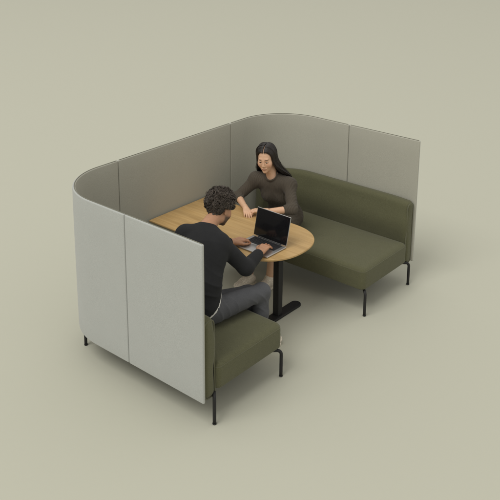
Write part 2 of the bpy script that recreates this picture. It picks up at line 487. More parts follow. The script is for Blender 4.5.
# ------------------------------------------------------------------ implicit figures
class Field:
    def __init__(s, lo, hi, h):
        s.lo = np.asarray(lo, float); s.h = h
        s.shape = tuple(int(math.ceil((b - a) / h)) + 1 for a, b in zip(lo, hi))
        s.a = np.full(s.shape, 0.5, np.float32)
    def _sl(s, mn, mx, pad):
        i0 = np.maximum(np.floor((mn - pad - s.lo) / s.h).astype(int), 0)
        i1 = np.minimum(np.ceil((mx + pad - s.lo) / s.h).astype(int) + 1, s.shape)
        if (i1 <= i0).any(): return None, None
        g = [np.arange(a, b, dtype=np.float32) * s.h + l for a, b, l in zip(i0, i1, s.lo)]
        X = np.stack(np.meshgrid(*g, indexing='ij'), -1).astype(np.float32)
        return tuple(slice(a, b) for a, b in zip(i0, i1)), X
    def _mix(s, sl, d, k, op):
        a = s.a[sl]; d = d.astype(np.float32)
        if op == 'add':
            if k > 0:
                h = np.clip(0.5 + 0.5 * (a - d) / k, 0, 1); s.a[sl] = a * (1 - h) + d * h - k * h * (1 - h)
            else: s.a[sl] = np.minimum(a, d)
        elif op == 'sub':
            d = -d; h = np.clip(0.5 - 0.5 * (a - d) / max(k, 1e-6), 0, 1); s.a[sl] = a * (1 - h) + d * h + max(k, 1e-6) * h * (1 - h)
    def cone(s, a, b, ra, rb, k=0.02, flat=None, op='add'):
        a = np.asarray(a, float); b = np.asarray(b, float); R = max(ra, rb)
        pad = R + k + 3 * s.h
        sl, X = s._sl(np.minimum(a, b), np.maximum(a, b), pad)
        if sl is None: return s
        ba = b - a; q = X - a.astype(np.float32)
        t = np.clip((q @ ba.astype(np.float32)) / max(ba @ ba, 1e-9), 0, 1)
        q = q - t[..., None] * ba.astype(np.float32)
        r = ra + (rb - ra) * t
        if flat is not None:
            n, f = flat; n = np.asarray(n, np.float32); qn = q @ n
            q = q + ((f - 1) * qn)[..., None] * n
            d = (np.linalg.norm(q, axis=-1) - r) / (1 + (f - 1) * 0.5)
        else: d = np.linalg.norm(q, axis=-1) - r
        s._mix(sl, d, k, op); return s
    def ell(s, c, rad, R=None, k=0.02, op='add'):
        c = np.asarray(c, float); rad = np.asarray(rad, float); m = rad.max()
        sl, X = s._sl(c, c, m + k + 3 * s.h)
        if sl is None: return s
        q = X - c.astype(np.float32)
        if R is not None: q = q @ np.asarray(R, np.float32)       # columns of R are the local axes
        k0 = np.linalg.norm(q / rad.astype(np.float32), axis=-1); k1 = np.linalg.norm(q / (rad ** 2).astype(np.float32), axis=-1)
        d = k0 * (k0 - 1) / np.maximum(k1, 1e-6)
        s._mix(sl, d, k, op); return s
    def cut(s, p, n, k=0.004):
        """keep the side the normal points to"""
        g = [np.arange(m, dtype=np.float32) * s.h + l for m, l in zip(s.shape, s.lo)]
        n = np.asarray(n, float) / np.linalg.norm(n)
        d = -((g[0] - p[0]) * n[0])[:, None, None] - ((g[1] - p[1]) * n[1])[None, :, None] - ((g[2] - p[2]) * n[2])[None, None, :]
        s.a = np.maximum(s.a, d.astype(np.float32)); return s
    def mesh(s):
        a = s.a; nx, ny, nz = a.shape; I = a < 0
        c = np.zeros((nx - 1, ny - 1, nz - 1), np.int8)
        for i in (0, 1):
            for j in (0, 1):
                for k in (0, 1): c += I[i:nx - 1 + i, j:ny - 1 + j, k:nz - 1 + k]
        act = np.argwhere((c > 0) & (c < 8)); n = len(act)
        vid = np.full(c.shape, -1, np.int32); vid[tuple(act.T)] = np.arange(n)
        cs = [(i, j, k) for i in (0, 1) for j in (0, 1) for k in (0, 1)]
        val = {o: a[act[:, 0] + o[0], act[:, 1] + o[1], act[:, 2] + o[2]] for o in cs}
        acc = np.zeros((n, 3)); cnt = np.zeros(n)
        for o in cs:
            for ax in range(3):
                if o[ax] == 0:
                    p = list(o); p[ax] = 1; p = tuple(p)
                    va, vb = val[o], val[p]; m = (va < 0) != (vb < 0)
                    t = np.where(m, va / np.where(m, va - vb, 1), 0)
                    pt = np.tile(np.array(o, float), (n, 1)); pt[:, ax] += t
                    acc[m] += pt[m]; cnt[m] += 1
        V = s.lo + (act + acc / cnt[:, None]) * s.h
        Q = []
        for ax in range(3):
            b, d = (ax + 1) % 3, (ax + 2) % 3
            s0 = [slice(1, -1)] * 3; s0[ax] = slice(0, -1); s1 = list(s0); s1[ax] = slice(1, None)
            A = I[tuple(s0)]; B = I[tuple(s1)]
            e = np.argwhere(A != B)
            if not len(e): continue
            fl = A[tuple(e.T)]
            base = e.copy(); base[:, b] += 1; base[:, d] += 1
            def cell(db, dd):
                q = base.copy(); q[:, b] += db; q[:, d] += dd; return vid[q[:, 0], q[:, 1], q[:, 2]]
            q = np.stack([cell(-1, -1), cell(0, -1), cell(0, 0), cell(-1, 0)], 1)
            q[~fl] = q[~fl][:, ::-1]; Q.append(q)
        Q = np.concatenate(Q); Q = Q[(Q >= 0).all(1)]
        return V, Q

def vnormals(V, Q):
    n = np.cross(V[Q[:, 2]] - V[Q[:, 0]], V[Q[:, 3]] - V[Q[:, 1]])
    N = np.zeros_like(V)
    for i in range(4): np.add.at(N, Q[:, i], n)
    return N / (np.linalg.norm(N, axis=1)[:, None] + 1e-12)

def relax(V, Q, it=1, w=0.5):
    for _ in range(it):
        acc = np.zeros_like(V); c = np.zeros(len(V))
        for i in range(4):
            for j in ((i + 1) % 4, (i + 3) % 4):
                np.add.at(acc, Q[:, i], V[Q[:, j]]); np.add.at(c, Q[:, i], 1)
        V = V * (1 - w) + w * acc / np.maximum(c, 1)[:, None]
    return V

def snoise(P, freq, seed, n=7):
    r = np.random.default_rng(seed); out = np.zeros(len(P))
    for _ in range(n):
        d = r.normal(size=3); d /= np.linalg.norm(d)
        out += np.sin(P @ d * freq * r.uniform(0.6, 1.5) + r.uniform(0, 6.28))
    return out / n ** 0.5

def folds(P, axis, freq, seed, warp=0.35):
    """cloth folds: soft ridges across an axis, wandering"""
    ax = np.asarray(axis, float); ax /= np.linalg.norm(ax)
    ph = P @ ax * freq + warp * freq * 0.06 * snoise(P, 14, seed) + 1.6 * snoise(P, 7, seed + 1)
    r = 1 - np.abs(np.sin(ph * 0.5))
    return r ** 1.7 - 0.3

def gauss(P, c, r): return np.exp(-((P - np.asarray(c, float)) ** 2).sum(1) / (r * r))

def unit(v): v = np.asarray(v, float); return v / np.linalg.norm(v)
def frame(fwd, up=(0, 0, 1), roll=0.0):
    f = unit(fwd); r = unit(np.cross(f, up)); u = np.cross(r, f)
    c, s_ = math.cos(roll), math.sin(roll)
    r, u = r * c + u * s_, u * c - r * s_
    return np.stack([r, f, u], 1)          # columns right, forward, up

def head(F, c, R, sc, male):
    T = lambda x, y, z: c + sc * (R @ A3(x, y, z))
    e = lambda p, r, k=0.02, op='add': F.ell(T(*p), A3(*r) * sc, R, k * sc, op)
    cn = lambda p, q, a, b, k=0.01, op='add': F.cone(T(*p), T(*q), a * sc, b * sc, k * sc, None, op)
    e((0, -0.014, 0.035), (0.075, 0.097, 0.087))
    e((0, 0.036, -0.022), (0.061, 0.060, 0.083), 0.03)
    e((0, 0.046, -0.080), (0.046 if male else 0.041, 0.044, 0.040), 0.03)
    e((0, 0.079, -0.107), (0.018, 0.016, 0.015), 0.02)
    if male:
        for s_ in (-1, 1): e((s_ * 0.046, 0.012, -0.070), (0.016, 0.03, 0.025), 0.03)
    bw = 0.011 if male else 0.008
    cn((-0.034, 0.082, 0.020), (0.034, 0.082, 0.020), bw, bw, 0.02)
    for s_ in (-1, 1):
        e((s_ * 0.042, 0.062, -0.032), (0.022, 0.024, 0.026), 0.03)
        e((s_ * 0.031, 0.101, -0.002), (0.016, 0.012 if male else 0.010, 0.010), 0.012, 'sub')
        e((s_ * 0.031, 0.082, -0.003), (0.0140, 0.0106, 0.0105), 0.004)
        cn((s_ * 0.019, 0.0888, 0.0008), (s_ * 0.044, 0.0844, 0.0002), 0.0045, 0.0038, 0.003)
        cn((s_ * 0.020, 0.0875, -0.0120), (s_ * 0.043, 0.0835, -0.0110), 0.0032, 0.0028, 0.004)   # upper lid
        e((s_ * (0.011 if male else 0.0085), 0.100, -0.043), (0.0072, 0.0080, 0.0062), 0.008)
        e((s_ * 0.077, -0.004, -0.008), (0.011, 0.020, 0.032), 0.008)
        e((s_ * 0.087, 0.002, -0.006), (0.006, 0.010, 0.018), 0.006, 'sub')
    nt_ = (0.116, 0.0110) if male else (0.1085, 0.0088)
    cn((0, 0.091, 0.010), (0, nt_[0], -0.036), 0.0072, nt_[1], 0.012)
    cn((-0.021, 0.0910, -0.0675), (0, 0.0985, -0.0690), 0.0042, 0.0058, 0.008)
    cn((0.021, 0.0910, -0.0675), (0, 0.0985, -0.0690), 0.0042, 0.0058, 0.008)
    for s_ in (-1, 1): cn((0, 0.0945, -0.0795), (s_ * 0.016, 0.0910, -0.0750), 0.0056, 0.0042, 0.008)
    return T

def head_tint(V, tint, c, R, sc, male, base):
    q = ((V - c) @ R) / sc
    x, y, z = q.T
    near = (np.abs(x) < 0.09) & (y > -0.02) & (z > -0.14) & (z < 0.09)
    def put(mask, col, w=1.0): tint[:] = np.where(mask[:, None], tint * (1 - w) + np.array(col) * w, tint)
    put(near & (y > 0.084) & (np.abs(x) < 0.025) & (z > -0.0845 + 0.42 * np.abs(x)) & (z < -0.0660 - 0.06 * np.abs(x)), (0.44, 0.190, 0.145) if not male else (0.26, 0.12, 0.09), 0.7)
    put(near & (y > 0.05) & (np.abs(np.abs(x) - 0.031) < 0.0155) & (np.abs(z - 0.0215 - 0.13 * np.minimum(np.abs(x) - 0.031, 0.006)) < (0.0052 if male else 0.0040 - 0.09 * np.maximum(np.abs(x) - 0.031, 0))), (0.05, 0.032, 0.022), 0.85 if male else 0.80)
    put(near & (y > 0.074) & (np.abs(np.abs(x) - 0.031) < 0.0155) & (np.abs(z + 0.0018 + 10 * (np.abs(x) - 0.031) ** 2) < 0.0026), (0.03, 0.02, 0.016), 0.85)
    # cheeks a little redder
    for s_ in (-1, 1):
        w = np.exp(-(((x - s_ * 0.045) / 0.02) ** 2 + ((z + 0.035) / 0.022) ** 2 + ((y - 0.07) / 0.03) ** 2))
        tint *= 1 + w[:, None] * np.array([0.05, -0.10, -0.10])
    if male:
        b = near & (z < -0.034) & (z > -0.135) & (y > -0.005 + 0.0 * z) & ~((np.abs(x) < 0.022) & (z > -0.085) & (z < -0.06) & (y > 0.09))
        jaw = np.clip((-0.032 - z) / 0.02, 0, 1) * np.clip((y - 0.0) / 0.02, 0, 1)
        tint[:] = np.where(b[:, None], tint * (1 - 0.86 * jaw[:, None]) + np.array([0.03, 0.022, 0.017]) * 0.86 * jaw[:, None], tint)

def hand(F, wrist, R, side, curl, sc=1.0, spread=1.0, thumb=(0.052, 0.062, -0.012)):
    """wrist point, frame R (right, forward, up=back of the hand); side=+1 when the thumb lies towards -right"""
    T = lambda x, y, z: np.asarray(wrist) + sc * (R @ A3(-side * x, y, z))
    cone = lambda p, q, a, b, k=0.006: F.cone(T(*p), T(*q), a * sc, b * sc, k)
    xs = [0.029, 0.0095, -0.0095, -0.0275]; ln = [0.070, 0.078, 0.072, 0.056]
    yk = [0.088, 0.091, 0.086, 0.078]
    cone((0, -0.035, 0), (0, 0.012, 0), 0.024, 0.024, 0.012)
    for i in range(4):
        cone((xs[i] * 0.55, 0.012, 0.0), (xs[i], yk[i], 0.0), 0.0155, 0.0105, 0.010)
    cone((0.012, 0.02, -0.008), (0.018, 0.06, -0.008), 0.015, 0.012, 0.012)
    ends = []
    for i in range(4):
        p = A3(xs[i], yk[i], 0.0); a = 0.0; sp = spread * xs[i] * 3.2
        for j, (fr, ra, rb) in enumerate(((0.45, 0.0098, 0.0088), (0.31, 0.0088, 0.0080), (0.24, 0.0080, 0.0066))):
            a += math.radians(curl[i][j] if isinstance(curl[0], (list, tuple)) else curl[j])
            d = A3(math.sin(sp) * math.cos(a), math.cos(sp) * math.cos(a), -math.sin(a))
            q = p + d * ln[i] * fr
            sc_ = 0.88 if i == 3 else 1.0
            cone(p, q, ra * sc_, rb * sc_, 0.004); p = q
        ends.append(p)
    t1 = A3(0.018, 0.022, -0.006); t2 = A3(*thumb); t3 = t2 + A3(0.004, 0.030, -0.006); t4 = t3 + A3(-0.004, 0.022, -0.004)
    cone(t1, t2, 0.0150, 0.0112, 0.010); cone(t2, t3, 0.0108, 0.0096, 0.004); cone(t3, t4, 0.0096, 0.0072, 0.004)

def limb(F, pts, rad, k=0.02, infl=0.0, upto=None):
    P = [np.asarray(p, float) for p in pts]
    for i in range(len(P) - 1):
        a, b, ra, rb = P[i], P[i + 1], rad[i], rad[i + 1]
        if upto is not None and i == len(P) - 2:
            b = a + (b - a) * upto; rb = ra + (rb - ra) * upto
        F.cone(a, b, ra + infl, rb + infl, k)

def torso(F, j, infl=0.0, scale=1.0, female=False):
    right = unit(np.asarray(j['shR']) - j['shL'])
    spine = unit(np.asarray(j['neck']) - j['pelvis'])
    fwd = unit(np.cross(spine, -right)); fwd = fwd if fwd @ np.asarray(j['fwd']) > 0 else -fwd
    ff = (fwd, 1.0 / 0.72)
    s = scale
    hr = unit(np.asarray(j['hipR']) - j['hipL'])
    F.cone(np.asarray(j['pelvis']) - hr * 0.055, np.asarray(j['pelvis']) + hr * 0.055, 0.112 * s + infl, 0.112 * s + infl, 0.04)
    F.cone(j['pelvis'], j['waist'], 0.142 * s + infl, (0.134 if female else 0.140) * s + infl, 0.05, ff)
    F.cone(j['waist'], j['chest'], (0.134 if female else 0.140) * s + infl, (0.146 if female else 0.168) * s + infl, 0.05, ff)
    F.cone(j['chest'], np.asarray(j['neck']) - spine * 0.085, (0.146 if female else 0.168) * s + infl, 0.108 * s + infl, 0.05, ff)
    for sh in ('shR', 'shL'):
        F.cone(np.asarray(j['neck']) - spine * (0.028 if female else 0.045), j[sh], 0.052 * s + infl, 0.056 * s + infl, 0.05)
        F.cone(np.asarray(j['chest']) * 0.5 + np.asarray(j['neck']) * 0.5 - spine * 0.03, j[sh], 0.08 * s + infl, 0.058 * s + infl, 0.05)
    if female:
        for sgn in (-1, 1):
            F.ell(np.asarray(j['chest']) + right * 0.066 * sgn + fwd * 0.066 - spine * 0.01, A3(0.062, 0.058, 0.068) + infl, None, 0.05)
    return right, fwd, spine

def neckline(F, nk, spine, fwd, r, up=0.0, tilt=0.42, rim=0.0072):
    """opens the top of a garment round the neck and rims it with a ribbed collar"""
    nk = np.asarray(nk, float); ax = unit(spine * 1.0 + fwd * tilt)
    c = nk - spine * (0.028 - up) + fwd * 0.010
    F.cone(c - ax * 0.004, c + ax * 0.12, r - 0.003, r - 0.003, 0.004, None, 'sub')
    a = unit(np.cross(ax, fwd)); b = np.cross(ax, a)
    c2 = c + ax * 0.012
    P = [c2 + (r + 0.001) * (math.cos(t) * a + math.sin(t) * b) for t in np.linspace(0, 2 * math.pi, 29)]
    for p, q in zip(P[:-1], P[1:]): F.cone(p - ax * 0.012, q + ax * 0.003, rim, rim * 0.9, 0.010)

def shoe(F, ankle, toe_dir, h=0.0, ln=0.24, infl=0.0, w=0.040):
    a = np.asarray(ankle, float); d = unit([toe_dir[0], toe_dir[1], 0.0])
    heel = A3(a[0], a[1], 0) - d * 0.045; z = h
    F.cone(heel + A3(0, 0, z + 0.040), heel + d * 0.11 + A3(0, 0, z + 0.044), 0.036 + infl, w + infl, 0.03)
    F.cone(heel + d * 0.09 + A3(0, 0, z + 0.044), heel + d * (ln - 0.055) + A3(0, 0, z + 0.034), w + infl, w - 0.004 + infl, 0.03, ((0, 0, 1), 1.25))
    F.cone(heel + d * 0.035 + A3(0, 0, z + 0.05), a + A3(0, 0, 0.020), 0.040 + infl, 0.040 + infl, 0.03)
    F.cut((0, 0, z + 0.004), (0, 0, 1))
    return heel, d

# ------------------------------------------------------------------ the man
mj = dict(pelvis=A3(1.165, 0.475, 0.565), waist=A3(1.150, 0.490, 0.740), chest=A3(1.075, 0.610, 0.925), neck=A3(1.005, 0.715, 1.055),
          shR=A3(1.165, 0.690, 0.985), shL=A3(0.868, 0.632, 0.982), hipR=A3(1.262, 0.520, 0.545), hipL=A3(1.115, 0.510, 0.525), fwd=A3(0, 1, 0))
m_elR, m_wrR = A3(1.288, 0.842, 0.772), A3(1.228, 1.080, 0.788)
m_elL, m_wrL = A3(0.805, 0.860, 0.775), A3(0.938, 1.075, 0.788)
m_knR, m_anR = A3(1.342, 0.965, 0.540), A3(1.333, 0.984, 0.085)
m_knL, m_anL = A3(1.235, 0.930, 0.498), A3(1.200, 1.040, 0.085)
m_hc = A3(0.998, 0.872, 1.160); m_hR = frame((0.06, 0.88, -0.42), roll=math.radians(4))
armR = [mj['shR'], m_elR, m_wrR]; armL = [mj['shL'], m_elL, m_wrL]; ar = [0.056, 0.043, 0.026]
legR = [mj['hipR'], m_knR, m_knR * 0.62 + m_anR * 0.38 + A3(0, -0.02, 0), m_anR]
legL = [mj['hipL'], m_knL, m_knL * 0.62 + m_anL * 0.38 + A3(0, -0.02, 0), m_anL]
lr = [0.088, 0.060, 0.056, 0.036]

F = Field((0.66, 0.28, 0.0), (1.52, 1.34, 1.36), 0.004)
torso(F, mj); limb(F, armR, ar); limb(F, armL, ar); limb(F, legR, lr); limb(F, legL, lr)
for an, d in ((m_anR, (0.10, 1)), (m_anL, (0.0, 1))): F.cone(an, an + unit((d[0], d[1], -0.35)) * 0.13, 0.034, 0.026, 0.03)
head(F, m_hc, m_hR, 1.0, True)
F.cone(m_hc + m_hR @ A3(0, -0.022, -0.055), mj['neck'], 0.056, 0.060, 0.03)
hR_R = frame((-0.26, 0.95, 0.12)); hR_L = frame((0.30, 0.94, 0.02))
hand(F, m_wrR + A3(-0.002, 0.012, 0), hR_R, 1, [[26, 24, 14], [20, 26, 14], [18, 26, 14], [22, 20, 12]], 1.10, 2.0)
hand(F, m_wrL + A3(0.004, 0.012, 0), hR_L, -1, [[20, 30, 18], [22, 32, 20], [22, 32, 22], [24, 26, 20]], 1.08, 1.3)
V, Q = F.mesh()
base_m = np.array([0.44, 0.235, 0.135])
tint = np.tile(base_m, (len(V), 1)); head_tint(V, tint, m_hc, m_hR, 1.0, True, base_m)
tip = np.maximum(gauss(V, m_wrR + hR_R @ A3(0, 0.15, -0.02), 0.05), gauss(V, m_wrL + hR_L @ A3(0, 0.15, -0.02), 0.05))
tint *= 1 + tip[:, None] * np.array([0.10, -0.04, -0.02])
man = mk('person', V, Q, M['skin'], org=(1.165, 0.475, 0.44), tint=tint)
tag(man, 'man with dark curly hair in a black sweater typing on the laptop', 'person')

def eyes(parent, c, R, sc):
    for s_ in (-1, 1):
        def ball(r, off, mat, name, par):
            V = []; Fc = []; n, m = 12, 8
            for i in range(m + 1):
                for j in range(n):
                    a = math.pi * i / m; b = 2 * math.pi * j / n
                    V.append(c + sc * (R @ (A3(s_ * 0.031, 0.0818 + off, -0.0035 - (0.0016 if off else 0)) + r * A3(math.sin(a) * math.cos(b), math.sin(a) * math.sin(b) * (0.4 if off else 1), math.cos(a)))))
            for i in range(m):
                for j in range(n): Fc.append((i * n + j, i * n + (j + 1) % n, (i + 1) * n + (j + 1) % n, (i + 1) * n + j))
            return mk(name, V, Fc, mat, par)
        e = ball(0.0120, 0.0, M['eyew'], 'eye', parent)
        ball(0.0062, 0.0104, M['iris'], 'iris', e)
eyes(man, m_hc, m_hR, 1.0)

# sweater
F = Field((0.66, 0.24, 0.50), (1.52, 1.16, 1.16), 0.004)
right, fwd, spine = torso(F, mj, 0.013)
F.cut(mj['pelvis'] + A3(0, 0, 0.050), (0.0, -0.85, 1))
limb(F, armR, [0.060, 0.049, 0.031], 0.03, 0.010, 0.86); limb(F, armL, [0.060, 0.049, 0.031], 0.03, 0.010, 0.90)
for el, wr, bk in ((m_elR, m_wrR, 0.016), (m_elL, m_wrL, 0.006)):     # ribbed cuffs
    d = unit(wr - el); F.cone(wr - d * (0.055 + bk), wr - d * (0.012 + bk), 0.0375, 0.0345, 0.004)
neckline(F, mj['neck'], spine, fwd, 0.067, 0.006, 0.42)
V, Q = F.mesh(); N = vnormals(V, Q)
disp = np.zeros(len(V))
disp += 0.0110 * folds(V, m_elR - mj['shR'] + A3(0.12, 0, 0), 85, 3) * gauss(V, m_elR + A3(-0.02, -0.03, 0.02), 0.13)
disp += 0.0080 * folds(V, m_elL - mj['shL'], 85, 5) * gauss(V, m_elL, 0.13)
disp += 0.0095 * folds(V, (0.5, 0.3, 1.0), 95, 7) * gauss(V, mj['waist'] + A3(0.08, -0.02, -0.04), 0.17)
disp += 0.0080 * folds(V, (1.0, 0.2, 0.7), 90, 9) * gauss(V, mj['shR'] + A3(-0.04, -0.06, -0.09), 0.13)
disp += 0.0075 * folds(V, (-1.0, 0.2, 0.8), 90, 11) * gauss(V, mj['shL'] + A3(0.05, -0.06, -0.10), 0.14)
disp += 0.0035 * snoise(V, 22, 13)
wr_mask = 1 - np.maximum(gauss(V, m_wrR, 0.06), gauss(V, m_wrL, 0.06))
hem = np.clip((V[:, 2] - (mj['pelvis'][2] + 0.055 + 0.85 * (V[:, 1] - mj['pelvis'][1]))) / 0.07, 0, 1)
V = relax(V + N * (disp * wr_mask * hem)[:, None], Q, 1)
sw = mk('sweater', V, Q, M['knit'], man)
# t-shirt hem showing under it
F = Field((0.95, 0.26, 0.46), (1.40, 0.72, 0.80), 0.004)
torso(F, mj, 0.0125)
F.cut(mj['pelvis'] + A3(0, 0, 0.038), (0.0, -0.88, 1)); F.cut(mj['pelvis'] + A3(0, 0, 0.066), (0, 0.85, -1))
V, Q = F.mesh(); mk('t_shirt', V, Q, M['white'], man)
# jeans
F = Field((0.94, 0.26, 0.06), (1.50, 1.16, 0.72), 0.004)
torso(F, mj, 0.006)
F.cut(mj['pelvis'] + A3(0, 0, 0.100), (0.0, 0.4, -1))
jr = [0.089, 0.063, 0.059, 0.050]
limb(F, legR, jr, 0.03, 0.004, 0.93); limb(F, legL, jr, 0.03, 0.004, 0.93)
V, Q = F.mesh(); N = vnormals(V, Q)
disp = 0.0095 * folds(V, (-0.25, 1, 0.55), 85, 21) * gauss(V, mj['hipR'] + A3(0.02, 0.06, 0.03), 0.15)
disp += 0.0085 * folds(V, (-0.2, 0.8, 0.8), 100, 23) * gauss(V, m_knR + A3(0, -0.08, -0.05), 0.11)
disp += 0.0075 * folds(V, (0.1, 0.1, 1), 60, 25) * gauss(V, m_anR + A3(0, 0, 0.12), 0.15)
disp += 0.0075 * folds(V, (0.1, 0.1, 1), 60, 27) * gauss(V, m_anL + A3(0, 0, 0.12), 0.15)
disp += 0.0022 * snoise(V, 20, 29)
V[:, 2] = np.where((V[:, 2] < 0.447) & (V[:, 1] < 0.85), np.maximum(V[:, 2], 0.4455), V[:, 2])
V = relax(V + N * disp[:, None], Q, 1)
mk('jeans', V, Q, M['jean'], man)
for an, d in ((m_anR, (0.10, 1)), (m_anL, (0.0, 1))):
    F = Field((an[0] - 0.14, an[1] - 0.14, 0.0), (an[0] + 0.18, an[1] + 0.30, 0.17), 0.004)
    hl, dd = shoe(F, an, d, 0.016, 0.275, 0.002, 0.044); V, Q = F.mesh()
    so = mk('shoe', V, Q, M['cream'], man)
    nrm = A3(-dd[1], dd[0], 0)
    out = rr(-0.040, 0.236, -0.045, 0.045, (0.04, 0.045, 0.045, 0.04), 0, 8)
    X = lambda ins: np.array([(hl + dd * p[0] + nrm * p[1])[:2] for p in rr(-0.040, 0.244, -0.046, 0.046, (0.04, 0.045, 0.045, 0.04), ins, 8)])
    V, Fc = loaf([(X(0.004), 0.001), (X(0), 0.005), (X(0), 0.024), (X(0.004), 0.028)])
    mk('sole', V, Fc, M['sole'], so)

# curly hair: a dark cap and several hundred small ringlets growing out of it
def curls(c, R, parent):
    T = lambda q: c + q @ R.T
    n = 4400
    q = rng.normal(size=(n * 3, 3)); q /= np.linalg.norm(q, axis=1)[:, None]
    rad = A3(0.083, 0.105, 0.102); ctr = A3(0, -0.014, 0.036)
    p = ctr + q * rad
    x, y, z = p.T
    hairline = np.where(y > 0.03, 0.075 + 0.0 * y, np.where(y > -0.02, 0.030 - 0.3 * (np.abs(x) < 0.06), -0.060))
    side = (np.abs(x) > 0.050) & (y > -0.040) & (y < 0.04)
    keep = (z > np.where(side, 0.028, hairline)) & (z > -0.078)
    p = p[keep][:n]; q = q[keep][:n]; n = len(p)
    m = 12
    low = np.clip((p[:, 2] + 0.05) / 0.10, 0, 1)                      # short at the nape, long on top
    ln = (0.007 + 0.028 * low) * rng.uniform(0.9, 1.1, n)
    hr = (0.0040 + 0.0075 * low) * rng.uniform(0.9, 1.1, n)
    # locks: strands near each other curl together
    cc = p[rng.choice(n, 240, replace=False)]
    w = np.argmin(((p[:, None] - cc[None]) ** 2).sum(2), axis=1)
    g = len(cc)
    turns = rng.uniform(0.6, 1.3, g)[w] * rng.uniform(0.93, 1.07, n); ph = rng.uniform(0, 6.28, g)[w] + rng.normal(0, 0.5, n)
    lean = (rng.normal(size=(g, 3)) * 0.55)[w] + rng.normal(size=(n, 3)) * 0.22 + A3(0, 0.45, 0.05)
    ln *= rng.uniform(0.75, 1.3, g)[w]; hr *= rng.uniform(0.8, 1.45, g)[w]
    q = q * 0.7 + (cc[w] - ctr) / np.linalg.norm(cc[w] - ctr, axis=1)[:, None] * 0.3
    axis = q + lean; axis /= np.linalg.norm(axis, axis=1)[:, None]
    a = np.cross(axis, A3(0.3, 0.5, 0.8)); a /= np.linalg.norm(a, axis=1)[:, None]; b = np.cross(axis, a)
    t = np.linspace(0, 1, m)
    an = ph[:, None] + t[None] * turns[:, None] * 6.28
    P = p[:, None] + axis[:, None] * (ln[:, None] * t[None])[..., None] \
        + (hr[:, None] * np.minimum(1, t * 3)[None])[..., None] * (np.cos(an)[..., None] * a[:, None] + np.sin(an)[..., None] * b[:, None])
    r = (0.0028 * (1 - 0.5 * t))[None] * rng.uniform(0.6, 1.3, n)[:, None]
    V1, Q1 = tubes_np(T(P.reshape(-1, 3)).reshape(n, m, 3), r, 5)
    F = Field(c - 0.17, c + 0.17, 0.004)
    F.ell(T(ctr[None])[0], rad + 0.003, R, 0.0)
    F.ell(T(A3(0, -0.068, -0.02)[None])[0], A3(0.052, 0.026, 0.052), R, 0.02)
    fr = R @ A3(0, 1, 0)
    F.cone(T(A3(-0.08, 0.085, -0.03)[None])[0], T(A3(0.08, 0.085, -0.03)[None])[0], 0.085, 0.085, 0.01, None, 'sub')
    for s_ in (-1, 1): F.ell(T(A3(s_ * 0.082, 0.012, -0.022)[None])[0], A3(0.03, 0.045, 0.045), R, 0.01, 'sub')
    V2, Q2 = F.mesh(); N2 = vnormals(V2, Q2)
    V2 = V2 + N2 * (0.005 * snoise(V2, 260, 41))[:, None]
    mk('hair', np.concatenate([V1, V2]), np.concatenate([Q1, Q2 + len(V1)]), M['hair_b'], parent)
curls(m_hc, m_hR, man)

# ------------------------------------------------------------------ the woman
w_sc = 0.97
wj = dict(pelvis=A3(0.585, 2.255, 0.560), waist=A3(0.585, 2.205, 0.690), chest=A3(0.598, 2.110, 0.850), neck=A3(0.600, 2.035, 0.980),
          shR=A3(0.452, 1.985, 0.945), shL=A3(0.755, 2.075, 0.940), hipR=A3(0.500, 2.225, 0.545), hipL=A3(0.680, 2.235, 0.545), fwd=A3(0.2, -1, 0))
w_elR, w_wrR = A3(0.335, 1.860, 0.785), A3(0.550, 1.712, 0.775)
w_elL, w_wrL = A3(0.895, 1.945, 0.785), A3(0.745, 1.735, 0.785)
w_knR, w_anR = A3(0.560, 1.880, 0.520), A3(0.555, 1.755, 0.085)
w_knL, w_anL = A3(0.755, 1.880, 0.520), A3(0.728, 1.835, 0.085)
w_hc = A3(0.574, 1.972, 1.184); w_hR = frame((0.33, -0.90, -0.17), roll=math.radians(-3))
warR = [wj['shR'], w_elR, w_wrR]; warL = [wj['shL'], w_elL, w_wrL]; war = [0.046, 0.036, 0.0225]
wlegR = [wj['hipR'], w_knR, w_knR * 0.62 + w_anR * 0.38 + A3(0, 0.02, 0), w_anR]
wlegL = [wj['hipL'], w_knL, w_knL * 0.62 + w_anL * 0.38 + A3(0, 0.02, 0), w_anL]
wlr = [0.084, 0.055, 0.050, 0.031]
F = Field((0.24, 1.52, 0.0), (1.02, 2.46, 1.33), 0.003)
torso(F, wj, 0, 0.90, True); limb(F, warR, war); limb(F, warL, war); limb(F, wlegR, wlr); limb(F, wlegL, wlr)
for an, d in ((w_anR, (-0.1, -1)), (w_anL, (0.05, -1))): F.cone(an, an + unit((d[0], d[1], -0.35)) * 0.11, 0.030, 0.024, 0.03)
head(F, w_hc, w_hR, w_sc, False)
F.cone(w_hc + w_hR @ A3(0, -0.020, -0.050), wj['neck'], 0.047, 0.050, 0.03)
whR = frame((0.72, -0.62, -0.05)); whL = frame((-0.86, -0.50, -0.06))
hand(F, w_wrR + unit(w_wrR - w_elR) * 0.005, whR, 1, [[12, 18, 12], [12, 20, 14], [14, 22, 14], [16, 22, 16]], 0.90, 0.7)
hand(F, w_wrL + unit(w_wrL - w_elL) * 0.005 + A3(0, 0, 0.012), whL, -1, [[16, 26, 16], [18, 28, 16], [20, 30, 18], [22, 30, 18]], 0.90, 0.7)
V, Q = F.mesh()
base_w = np.array([0.64, 0.400, 0.255])
tint = np.tile(base_w, (len(V), 1)); head_tint(V, tint, w_hc, w_hR, w_sc, False, base_w)
woman = mk('person', V, Q, M['skin'], org=(0.60, 2.33, 0.44), tint=tint)
tag(woman, 'woman with long straight dark hair in a brown ribbed top leaning on the table', 'person')
eyes(woman, w_hc, w_hR, w_sc)
